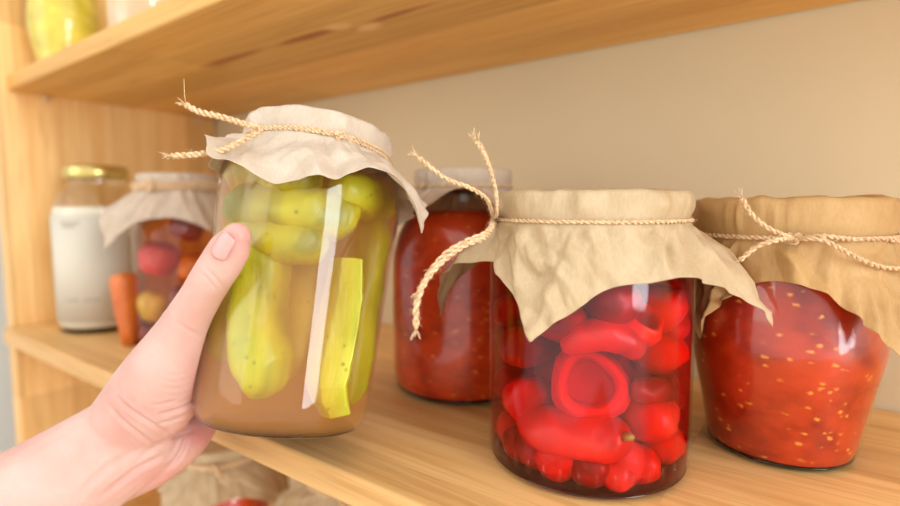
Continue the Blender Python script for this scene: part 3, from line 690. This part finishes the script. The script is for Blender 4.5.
# inner pieces behind the front row
def inner(k, z, rad, n, r, mt, who):
    for i in range(n):
        a = 2*PI*i/n+k; e = Vector((math.cos(a)*rad, math.sin(a)*rad, z)); rel = (math.degrees(a)-pf+180) % 360-180
        side = 'front' if abs(rel) < 45 else ('right' if 0 < rel < 135 else ('left' if -135 < rel < 0 else 'rear'))
        whole('pepper', e, (math.cos(a), math.sin(a), .6), r, 'pepper in the core of the red jar, %s layer, %s side' % (who, side), RM, mt, seed=i+int(z*1e4))
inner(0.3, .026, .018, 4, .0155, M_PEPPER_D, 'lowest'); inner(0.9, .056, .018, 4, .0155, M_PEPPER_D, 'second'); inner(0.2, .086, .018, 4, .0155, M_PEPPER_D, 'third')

# small herb bits between the peppers
def herb(q, M, nm, label, mat, s=0.004):
    me = lathe([(0, -s), (s*0.5, -s*0.6), (s*0.62, 0), (s*0.4, s*0.7), (0, s)], 14)
    for v in me.vertices: v.co += v.co.normalized()*s*0.25*noise.noise(v.co*500)
    o = link(nm, me, mat); o.matrix_world = M @ Matrix.Translation(q) @ Matrix.Rotation(1.2, 4, 'Y'); tag(o, label, 'spice'); return o
M_HERB = simple('olive_seed', srgb(150, 110, 30), 0.5)
herb(RS(627, 437, .002), RM, 'seed_cluster', 'small olive brown seed cluster near the bottom of the red jar', M_HERB)

# ================================================================== RIGHT TOMATO JAR
TL = Vector((-0.0180, 0.3630, 0.0002)); tf = front_deg(TL); TM = Matrix.Translation(TL); TMi = TM.inverted()
tj = empty('tomato_jar', TM); tag(tj, 'bulging glass jar of tomato sauce with tapered foot at the right', 'jar')
prof_t = [(0, 0.0012), (0.024, 0.0008), (0.0345, 0.0006), (0.0380, 0.003), (0.0403, 0.010), (0.0440, 0.030), (0.0487, 0.052), (0.0510, 0.064), (0.0510, 0.074), (0.0495, 0.092), (0.0478, 0.108), (0.0470, 0.120), (0.0468, 0.132), (0.0468, 0.145)]
glass_jar(tj, prof_t, 0.0012, base_t=0.0022)
fill(tj, prof_t, 0.112, 0.0036, 0.0016, M_TOMATO, 'tomato_sauce')
link('lid', lid_mesh([(0, 0.1462), (0.0470, 0.1462), (0.0485, 0.1445), (0.0485, 0.1300), (0.0476, 0.1300), (0.0476, 0.144), (0, 0.144)], 72), simple('lid_metal_tan', srgb(180, 160, 130), 0.35, Metallic=0.7), tj)
paper_cover(tj, 0.0492, 0.1484, 0.1268, 0.0925, 44, [(-50, 6, 0), (-20, 12, 1), (0, 12, 0), (20, 14, 0), (44, 22, 0), (70, 25, 0), (135, 28, 0), (180, 25, 0), (-135, 25, 0), (-90, 25, 0)], tf, M_PAPER3, seed=31, pleat=0.0027, npl=16, crinkle=0.0026, prof=prof_t)
def T_(u, v, d): return TMi @ P(u, v, d)
twine(tj, 0.0500, 0.1275, tf, 3, [
    [T_(778, 233, .250), T_(762, 224, .250), T_(750, 212, .251), T_(742, 198, .252)],
    [T_(778, 240, .250), T_(758, 246, .253), T_(740, 260, .257)],
    [T_(822, 236, .250), T_(850, 239, .253), T_(880, 239, .259), T_(915, 243, .262)],
    [T_(822, 240, .249), T_(848, 253, .249), T_(878, 266, .252), T_(915, 270, .256)]], seed=33, r=0.0012, wraps=1, fray=8, hairs=0.6)

# ================================================================== MIDDLE TOMATO JAR
ML = Vector((-0.2365, 0.3465, 0.0002)); mf = front_deg(ML); MM = Matrix.Translation(ML)
mj = empty('tomato_jar', MM); tag(mj, 'round shouldered jar of chopped tomato relish behind the pickle and pepper jars', 'jar')
prof_m = [(0, 0.0012), (0.036, 0.0008), (0.050, 0.0006), (0.0550, 0.004), (0.0575, 0.012), (0.0580, 0.03), (0.0580, 0.09), (0.0570, 0.108), (0.0525, 0.124), (0.0450, 0.136), (0.0370, 0.144), (0.0355, 0.152), (0.0355, 0.170)]
glass_jar(mj, prof_m, 0.0012, base_t=0.0022)
fill(mj, prof_m, 0.141, 0.0036, 0.0016, M_TOMATO2, 'tomato_relish')
M_LID = simple('brown_lid', srgb(120, 66, 30), 0.4)
link('lid', lid_mesh([(0, 0.1712), (0.036, 0.1712), (0.0375, 0.1700), (0.0375, 0.1560), (0.0366, 0.1560), (0.0366, 0.169), (0, 0.169)], 60), M_LID, mj)
paper_cover(mj, 0.0384, 0.1735, 0.1600, 0.080, -72, [(-72, 36, -2, 1.2), (-30, 60, -2), (0, 88, 0), (28, 60, 0), (60, 35, 0), (120, 40, 0), (180, 40, 0), (-120, 40, 0)], mf, M_PAPER, seed=41, pleat=0.0018, npl=14, prof=prof_m)
twine(mj, 0.0384, 0.1600, mf, -50, [], seed=43, r=0.0010, wraps=1, hairs=0.2)

# ================================================================== LEFT JARS
WL = Vector((-0.7130, 0.2640, 0.0002)); wf = front_deg(WL); WM = Matrix.Translation(WL)
wj = empty('storage_jar', WM); tag(wj, 'jar with a gold screw lid and white label at the far left of the shelf', 'jar')
prof_w = [(0, 0.0012), (0.026, 0.0008), (0.0395, 0.0006), (0.0445, 0.003), (0.0468, 0.009), (0.0473, 0.02), (0.0473, 0.130), (0.0455, 0.146), (0.0395, 0.161), (0.0320, 0.170), (0.0300, 0.175), (0.0300, 0.189)]
glass_jar(wj, prof_w, 0.0018)
fill(wj, prof_w, 0.146, 0.0062, 0.0024, simple('white_flour', srgb(236, 226, 204), 0.8), 'flour')
M_GOLD = simple('gold_lid', srgb(214, 192, 120), 0.22, Metallic=0.85)
lm = lathe([(0, 0.1945), (0.022, 0.1945), (0.024, 0.1932), (0.0310, 0.1932), (0.0332, 0.1915), (0.0335, 0.1795), (0.0328, 0.1788), (0.0322, 0.1795), (0.0322, 0.191), (0, 0.192)], 96, None)
link('screw_lid', lm, M_GOLD, wj)
def label_sheet(r, z0, z1, a0, a1, n=30):
    V = []; Fc = []
    for i in range(n+1):
        a = R(a0+(a1-a0)*i/n)
        for z in (z0, z1): V.append((r*math.cos(a), r*math.sin(a), z))
    for i in range(n): Fc.append((2*i, 2*i+2, 2*i+3, 2*i+1))
    return mesh('label', V, Fc)
lb = link('paper_label', label_sheet(0.04755, 0.014, 0.136, wf-75, wf+38), simple('label_white', srgb(212, 206, 190), 0.7), wj)
md = lb.modifiers.new('t', 'SOLIDIFY'); md.thickness = 0.0002; md.offset = 1
for z, a0, a1 in ((0.128, -50, -22), (0.124, -46, -28), (0.040, -48, -30), (0.040, -24, -4)):
    o = link('faint_mark', label_sheet(0.0479, z-0.0012, z+0.0012, wf+a0, wf+a1, 8), simple('faded_ink', srgb(176, 166, 150), 0.8), lb); o['label'] = 'faded grey line of small marks'

CL = Vector((-0.5650, 0.2860, 0.0002)); cf = front_deg(CL); CM = Matrix.Translation(CL); CMi = CM.inverted()
cj = empty('mixed_pickle_jar', CM); tag(cj, 'paper covered jar of tomatoes and vegetables left of the hand', 'jar')
prof_c = [(0, 0.0012), (0.030, 0.0008), (0.0400, 0.0006), (0.0445, 0.004), (0.0462, 0.012), (0.0465, 0.03), (0.0465, 0.110), (0.0455, 0.125), (0.0410, 0.140), (0.0360, 0.150), (0.0350, 0.158), (0.0350, 0.175)]
glass_jar(cj, prof_c, 0.0020)
fill(cj, prof_c, 0.145, 0.0062, 0.0026, volume_mat('amber_brine', (0, 0, 0), 0, (0.95, 0.60, 0.25), 25), 'brine')
link('lid', lid_mesh([(0, 0.1772), (0.0355, 0.1772), (0.0370, 0.176), (0.0370, 0.1620), (0.0360, 0.1620), (0.0360, 0.175), (0, 0.175)], 60), M_LID, cj)
paper_cover(cj, 0.0384, 0.1800, 0.1660, 0.090, -55, [(-55, 44, -3), (-35, 40, 0), (-10, 34, 0), (28, 34, 0), (60, 35, 0), (120, 40, 0), (180, 40, 0), (-90, 56, 0), (-120, 46, 0)], cf, M_PAPER, seed=51, pleat=0.0028, npl=14, prof=prof_c)
twine(cj, 0.0384, 0.1665, cf, -35, [[CMi @ P(142, 190, .56), CMi @ P(132, 200, .55)], [CMi @ P(160, 182, .57), CMi @ P(172, 190, .56)]], seed=53, r=0.0022, wraps=2, hairs=0.0, fray=0)
def ball(name, loc, r, mat, label, M, cat, group=None, sq=0.9, seed=0):
    o = whole(name, loc, (0.2, 0.1, 1), r, label, M, mat, sq, seed); o['category'] = cat
    if group: o['group'] = group
    elif 'group' in o: del o['group']
    return o
M_TOM_W = pepper_mat('whole_tomato', srgb(222, 64, 48), srgb(196, 40, 30), .3)
M_TOM_P = pepper_mat('plum_tomato', srgb(160, 70, 60), srgb(120, 50, 60), .2)
M_YEL = pepper_mat('yellow_squash', srgb(222, 184, 44), srgb(200, 156, 30), .2)
M_CARROT = pepper_mat('carrot', srgb(222, 126, 52), srgb(208, 106, 40), .3)
CAMC = CMi @ CAM
def CS(u, v, r, gap=0.003):
    a = CAMC; d = (CMi @ P(u, v, 1.0))-a; Rm = 0.0465-gap-r; A = d.x*d.x+d.y*d.y; B = 2*(a.x*d.x+a.y*d.y); Cc = a.x**2+a.y**2-Rm*Rm; D = B*B-4*A*Cc
    t = (-B-math.sqrt(D))/(2*A) if D > 0 else -B/(2*A); q = a+d*t
    if D <= 0: h = math.hypot(q.x, q.y); q.x *= Rm/h; q.y *= Rm/h
    return q
for (u, v, r, mt, nm, lab, cat) in [
    (160, 258, .0200, M_TOM_W, 'tomato', 'round red tomato in the vegetable jar below the paper point', 'tomato'),
    (188, 225, .0170, M_TOM_P, 'tomato', 'dull purple tomato at the top of the vegetable jar', 'tomato'),
    (195, 268, .0170, M_CARROT, 'carrot_piece', 'orange carrot chunk by the thumb side of the vegetable jar', 'carrot'),
    (152, 305, .0180, M_YEL, 'squash_piece', 'yellow vegetable chunk in the lower half of the vegetable jar', 'vegetable'),
    (150, 335, .0130, M_TOM_P, 'tomato', 'dark purple tomato at the foot of the vegetable jar', 'tomato'),
    (180, 330, .0170, M_YEL, 'squash_piece', 'yellow vegetable chunk at the foot of the vegetable jar behind the hand', 'vegetable'),
    (182, 298, .0140, M_TOM_P, 'tomato', 'purple tomato halfway up the vegetable jar behind the hand', 'tomato')]:
    ball(nm, CS(u, v, r), r, mt, lab, CM, cat, None, .95, int(u))
# orange carrot wedge standing by the jar
cw = []
o = None
def carrot_wedge():
    V = []; Fc = []; n = 20; prof = [(0.0080, 0.0), (0.0095, 0.012), (0.0125, 0.040), (0.0140, 0.066), (0.0130, 0.072), (0.009, 0.0755), (0, 0.0762)]
    return lathe([(0, 0.0), (0.007, 0.0)] + prof, 30, lambda a, z: 1+0.05*math.cos(5*a+z*40))
cp = Vector((-0.5920, 0.2420, 0.0006))
o = link('carrot_piece', carrot_wedge(), M_CARROT); o.matrix_world = Matrix.Translation(cp) @ Matrix.Rotation(R(-4), 4, 'Y'); tag(o, 'orange carrot piece standing upright between the white labelled jar and the vegetable jar', 'carrot')

# ================================================================== UPPER SHELF JARS (behind the board's front edge)
ZU = H+TS+0.0002
UL = Vector((-0.752, 0.256, ZU)); uf = front_deg(UL)
uj = empty('yellow_pickle_jar', Matrix.Translation(UL)); tag(uj, 'jar of yellow pickles on the upper shelf at the left end', 'jar')
s_ = 0.80; prof_u = [(r*s_*0.98, z*s_) for r, z in prof_t]
glass_jar(uj, prof_u, 0.0020); 
M_YEL2 = tomato('yellow_relish', srgb(226, 206, 70), srgb(196, 176, 40), srgb(240, 226, 130), 60.0, 0.2)
fill(uj, prof_u, 0.100, 0.0065, 0.0035, M_YEL2, 'yellow_pickle_mash')
link('lid', lid_mesh([(0, 0.1182), (0.0400, 0.1182), (0.0412, 0.117), (0.0412, 0.1080), (0.0404, 0.1080), (0.0404, 0.116), (0, 0.116)], 60), M_GOLD, uj)
U2 = Vector((-0.640, 0.300, ZU)); u2 = empty('preserve_jar', Matrix.Translation(U2)); tag(u2, 'pale preserve jar on the upper shelf right of the yellow one', 'jar')
prof_2 = [(r*0.92, z*0.9) for r, z in prof_c]
glass_jar(u2, prof_2, 0.0020)
fill(u2, prof_2, 0.120, 0.0062, 0.0030, pepper_mat('peach_preserve', srgb(236, 200, 168), srgb(226, 180, 140), .2), 'peach_preserve')
link('lid', lid_mesh([(0, 0.1602), (0.0325, 0.1602), (0.0340, 0.159), (0.0340, 0.1480), (0.0330, 0.1480), (0.0330, 0.158), (0, 0.158)], 60), M_GOLD, u2)

# ================================================================== LOWEST SHELF JARS
ZL = -H+0.0002
def low_jar(loc, label, seed, content, k=1.0, zk=1.0):
    e = empty('covered_jar', Matrix.Translation(loc)); tag(e, label, 'jar'); f = front_deg(loc)
    pr = [(r*k, z*zk) for r, z in prof_c]; glass_jar(e, pr, 0.002); fill(e, pr, 0.14*zk, 0.0062, 0.003, content, 'contents')
    link('lid', lid_mesh([(0, 0.1772*zk), (0.0355*k, 0.1772*zk), (0.0370*k, 0.176*zk), (0.0370*k, 0.1620*zk), (0.0360*k, 0.1620*zk), (0.0360*k, 0.175*zk), (0, 0.175*zk)], 48), M_LID, e)
    paper_cover(e, 0.0384*k, 0.18*zk, 0.166*zk, 0.088*k, seed*17 % 90, [(0, 45, 0), (90, 50, 0), (180, 40, 0), (270, 48, 0)], f, M_PAPER2, seed=seed, pleat=0.004, npl=12, crinkle=0.002)
    twine(e, 0.0384*k, 0.166*zk, f, -10, [[Vector((0.05*math.cos(R(f-10)), 0.05*math.sin(R(f-10)), 0.172*zk)), Vector((0.062*math.cos(R(f-2)), 0.062*math.sin(R(f-2)), 0.160*zk))]], seed=seed+1, r=0.002, wraps=2, hairs=0.0, fray=0)
    return e
low_jar(Vector((-0.520, 0.300, ZL)), 'jar with a crumpled paper cover on the lowest shelf nearest the hand', 61, M_TOMATO2)
low_jar(Vector((-0.375, 0.345, ZL)), 'jar with a paper cover on the lowest shelf under the red jars', 63, M_YEL2)

# ================================================================== HAND
_P = P
def P(u, v, d): return _P(u, v, d+0.013)
TUBES = []
def limb(ctrl, sub=6, n=22):
    """ctrl: list of (point, ra, rb) ; ra = in-image radius, rb = radius along view depth"""
    arr = [tuple(p)+(a, b) for p, a, b in ctrl]; pts = spline(arr, sub); V = []; Fc = []
    P3 = [Vector(q[:3]) for q in pts]; cnt = len(P3); rings = []
    def ring(c, t, a, b):
        side = t.cross(FW).normalized(); dep = side.cross(t).normalized(); idx = []
        for k in range(n):
            w_ = 2*PI*k/n; idx.append(len(V)); V.append(c+side*math.cos(w_)*a+dep*math.sin(w_)*b)
        return idx
    T = [(P3[min(i+1, cnt-1)]-P3[max(i-1, 0)]).normalized() for i in range(cnt)]
    for e in (0.95, 0.8, 0.55, 0.28): rings.append(ring(P3[0]-T[0]*pts[0][3]*e, T[0], pts[0][3]*math.sqrt(1-e*e), pts[0][4]*math.sqrt(1-e*e)))
    for i in range(cnt): rings.append(ring(P3[i], T[i], pts[i][3], pts[i][4]))
    for e in (0.28, 0.55, 0.8, 0.95): rings.append(ring(P3[-1]+T[-1]*pts[-1][3]*e, T[-1], pts[-1][3]*math.sqrt(1-e*e), pts[-1][4]*math.sqrt(1-e*e)))
    for A, B in zip(rings, rings[1:]):
        for k in range(n): j = (k+1) % n; Fc.append((A[k], A[j], B[j], B[k]))
    Fc.append(tuple(rings[0][::-1])); Fc.append(tuple(rings[-1])); TUBES.append((V, Fc))
mm = 0.00103
# forearm and wrist
limb([(P(-120, 585, .262), 36*mm, 30*mm), (P(-40, 535, .268), 33*mm, 27*mm), (P(30, 500, .274), 30*mm, 24*mm), (P(88, 466, .280), 28.5*mm, 21*mm), (P(125, 442, .284), 27*mm, 19*mm)])
# thenar mass and thumb
limb([(P(118, 436, .284), 21*mm, 16*mm), (P(145, 402, .277), 22*mm, 17*mm), (P(166, 370, .270), 20*mm, 16*mm), (P(178, 345, .265), 16*mm, 14*mm), (P(186, 325, .261), 12.5*mm, 12*mm)])
limb([(P(176, 348, .264), 15*mm, 12*mm), (P(188, 320, .258), 11.6*mm, 11*mm), (P(200, 298, .252), 10.0*mm, 9.6*mm), (P(211, 279, .246), 9.8*mm, 9.2*mm), (P(222, 262, .2415), 9.9*mm, 8.4*mm), (P(231, 247, .2385), 9.4*mm, 7.4*mm), (P(237, 236.5, .2375), 6.8*mm, 6.0*mm)])
# lower thenar bulge against the jar
limb([(P(140, 425, .284), 18*mm, 15*mm), (P(168, 400, .278), 16*mm, 14*mm), (P(182, 372, .272), 11.5*mm, 11*mm)])
# palm: four metacarpals behind the thenar
MC = {'index': (P(210, 300, .345)), 'middle': P(209, 334, .350), 'ring': P(209, 366, .350), 'little': P(207, 396, .345)}
rad = {'index': 9.2*mm, 'middle': 9.4*mm, 'ring': 8.8*mm, 'little': 7.8*mm}
limb([(P(122, 440, .288), 17*mm, 14*mm), (P(165, 375, .305), 14*mm, 12*mm), (MC['index'], 11.5*mm, 11*mm)])
limb([(P(124, 445, .290), 17*mm, 14*mm), (P(168, 392, .310), 14*mm, 12*mm), (MC['middle'], 11.5*mm, 11*mm)])
limb([(P(130, 455, .290), 16*mm, 14*mm), (P(172, 412, .312), 14*mm, 12*mm), (MC['ring'], 11*mm, 11*mm)])
limb([(P(135, 464, .290), 14*mm, 14*mm), (P(170, 440, .305), 14*mm, 12*mm), (P(192, 418, .325), 12*mm, 11*mm), (MC['little'], 10*mm, 10*mm)])
# hypothenar: the heel that shows under and behind the jar's foot
limb([(P(118, 482, .288), 12*mm, 13*mm), (P(150, 464, .291), 13.5*mm, 13*mm), (P(178, 444, .298), 13.5*mm, 12*mm), (P(197, 428, .312), 11*mm, 11*mm), (P(206, 410, .330), 9*mm, 9*mm)])
# fingers wrapping the far side, each on its own ring of the jar
def finger(name, th0, zt, lens, r, Rg):
    """jar-local: start at knuckle, then wrap clockwise behind the glass"""
    k = PJi @ MC[name]; z0 = k.z; pts = [MC[name]]; a = th0; z = z0
    out_ = [(MC[name], r*1.12, r*1.12)]; tot = 0
    for i, L_ in enumerate(lens):
        st = 3
        for q in range(st):
            a -= (L_/st)/Rg; tot += 1; zz = z0+(zt-z0)*min(1, tot/4)
            rr_ = r*(1-0.05*tot/2.2) if q != st-1 else r*(1-0.05*tot/2.2)*1.04
            if i == 2 and q == st-1: rr_ *= 0.80
            out_.append((PJ @ Vector((Rg*math.cos(a), Rg*math.sin(a), zz)), rr_, rr_))
    limb(out_, 4, 16)
RG = 0.0545
finger('index', R(140), 0.098, (.036, .025, .020), rad['index'], RG+.0100)
finger('middle', R(143), 0.076, (.038, .028, .021), rad['middle'], RG+.0100)
finger('ring', R(143), 0.054, (.036, .026, .020), rad['ring'], RG+.0095)
finger('little', R(145), 0.034, (.030, .020, .018), rad['little'], RG+.0085)

VV = []; FF = []
for V_, F_ in TUBES:
    b0 = len(VV); VV += V_; FF += [tuple(i+b0 for i in f) for f in F_]
hm = mesh('hand_raw', VV, FF); ho = bpy.data.objects.new('hand_raw', hm); C.objects.link(ho)
rmod = ho.modifiers.new('r', 'REMESH'); rmod.mode = 'VOXEL'; rmod.voxel_size = 0.0011; rmod.use_smooth_shade = True
smo = ho.modifiers.new('s', 'SMOOTH'); smo.factor = 0.5; smo.iterations = 9
bpy.context.view_layer.update()
ev = ho.evaluated_get(bpy.context.evaluated_depsgraph_get()); hm2 = bpy.data.meshes.new_from_object(ev)
bpy.data.objects.remove(ho)
# keep the palm outside the glass: push vertices off the jar wall
co = np.empty(len(hm2.vertices)*3, np.float32); hm2.vertices.foreach_get('co', co); co = co.reshape(-1, 3).astype(float)
Mi = np.array(PJi); loc = co @ Mi[:3, :3].T + Mi[:3, 3]
pr = np.array([(r, z) for r, z in prof_p]); rad_at = np.interp(loc[:, 2], pr[2:, 1], pr[2:, 0], left=0, right=0.041)
rr_ = np.hypot(loc[:, 0], loc[:, 1]); ins = (rr_ < rad_at+0.0004) & (loc[:, 2] > -0.0005) & (loc[:, 2] < 0.17)
k_ = np.where(ins, (rad_at+0.0004)/np.maximum(rr_, 1e-6), 1); loc[:, 0] *= k_; loc[:, 1] *= k_
Mj = np.array(PJ); co = loc @ Mj[:3, :3].T + Mj[:3, 3]
# creases pressed along lines seen on the palm side
nr = np.empty(len(hm2.vertices)*3, np.float32); hm2.vertices.foreach_get('normal', nr); nr = nr.reshape(-1, 3).astype(float)
d = co-np.array(CAM); zc = d@np.array(FW); uu = 450+F_PX*(d@np.array(RT))/zc; vv_ = 253-F_PX*(d@np.array(UP))/zc
facing = (nr*(-d)).sum(1) > 0
flush = np.zeros(len(co))
def crease(line, depth, width, bulge=0.35):
    global co
    L = np.array(spline(line, 8)); best = np.full(len(co), 1e9); sv = np.zeros(len(co)); n_ = len(L)-1
    for i in range(n_):
        a, b = L[i], L[i+1]; ab = b-a; t = np.clip(((uu-a[0])*ab[0]+(vv_-a[1])*ab[1])/(ab@ab), 0, 1)
        dd = np.hypot(uu-a[0]-t*ab[0], vv_-a[1]-t*ab[1]); m_ = dd < best; best = np.where(m_, dd, best); sv = np.where(m_, (i+t)/n_, sv)
    x = best/width; env = np.sin(np.pi*np.clip(sv, 0.03, 0.97))**0.5
    h = (-np.exp(-x*x)+bulge*np.exp(-((x-2)**2)))*depth*1.7*env*facing*(best < width*5)
    co = co+nr*h[:, None]
crease([(160, 414), (175, 411), (190, 404), (199, 398)], 0.0009, 1.6)
crease([(155, 424), (172, 421), (188, 416)], 0.0005, 1.5)
crease([(150, 405), (165, 404), (178, 399)], 0.0004, 1.5)
crease([(118, 398), (128, 408), (146, 420), (172, 436)], 0.0007, 2.0)
crease([(108, 404), (122, 420), (142, 436), (158, 446)], 0.0006, 2.0)
crease([(188, 428), (184, 444), (177, 458), (168, 468)], 0.0011, 2.2)
crease([(100, 498), (122, 480), (142, 466), (166, 455)], 0.0009, 2.6)
crease([(70, 506), (95, 478), (118, 460), (135, 452)], 0.0005, 3.5)
crease([(196, 430), (176, 436), (150, 450), (128, 470)], 0.0004, 2.5)
crease([(205, 268), (212, 274), (220, 283), (226, 292)], 0.0004, 1.5)
crease([(201, 273), (208, 280), (216, 290)], 0.0003, 1.5)
crease([(176, 322), (188, 330), (200, 336)], 0.0003, 2.0)
for i in range(9):
    y0 = 372+i*7; crease([(158+i*0.5, y0), (176, y0+3), (194-i*0.4, y0-2)], 0.00016, 1.2, 0.2)
def blob(cu, cv, ru, rv, s): 
    global flush
    flush += s*np.exp(-((uu-cu)/ru)**2-((vv_-cv)/rv)**2)
blob(240, 238, 22, 22, .55); blob(205, 436, 25, 18, .7); blob(160, 480, 40, 16, .45); blob(197, 405, 10, 30, .3); blob(190, 330, 16, 30, .2); blob(150, 410, 30, 12, .15)
co_l = co - np.array(P(60, 480, .28))
hm2.vertices.foreach_set('co', co_l.astype(np.float32).ravel())
at = hm2.attributes.new('flush', 'FLOAT', 'POINT'); at.data.foreach_set('value', np.clip(flush, 0, 1).astype(np.float32)); hm2.update()
hand = link('hand', hm2, M_SKIN); hand.location = P(60, 480, .28)
tag(hand, 'bare left hand and forearm gripping the side of the pickle jar', 'hand')
# thumbnail
def nail():
    c = P(232.0, 246.0, .2375); tip = P(240.5, 232, .2365); L_ = (tip-c).normalized()
    nrm = (CAM-c).normalized()*0.90 + (-RT)*0.48 + UP*0.05; nrm = (nrm-L_*nrm.dot(L_)).normalized(); S = L_.cross(nrm).normalized()
    V = []; Fc = []; nu, nv = 13, 13
    for i in range(nv+1):
        t = i/nv
        for j in range(nu+1):
            s = -1+2*j/nu; half = 0.0058*(1-0.12*t); ln = -0.0066+0.0132*t
            if t > 0.8: ln -= 0.0016*s*s*(t-0.8)/0.2
            if t < 0.2: ln += 0.0020*s*s*(0.2-t)/0.2
            a = s*0.72
            V.append(c + L_*ln + S*half*math.sin(a)/math.sin(0.9)*1.0 + nrm*(0.0072*math.cos(a)-0.0072 - 0.0007*(2*t-1)**2))
    for i in range(nv):
        for j in range(nu): q = i*(nu+1)+j; Fc.append((q, q+1, q+nu+2, q+nu+1))
    return V, Fc, nrm
V, Fc, nn = nail(); 
# seat the nail on the skin: move along its normal until it stands just proud of the thumb
cen = V[len(V)//2]; best = max(((Vector(co[i])-cen).dot(nn) for i in np.nonzero(np.linalg.norm(co-np.array(cen), axis=1) < 0.012)[0] if (Vector(co[i])-cen-nn*((Vector(co[i])-cen).dot(nn))).length < 0.002), default=0.008)
hl = hand.location
V = [v+nn*(best+0.0006)-hl for v in V]
nl = link('thumbnail', mesh('thumbnail', V, Fc), M_NAIL, hand); sm = nl.modifiers.new('t', 'SOLIDIFY'); sm.thickness = 0.0006; sm.offset = -1; nl['label'] = 'short unpainted pink thumbnail'
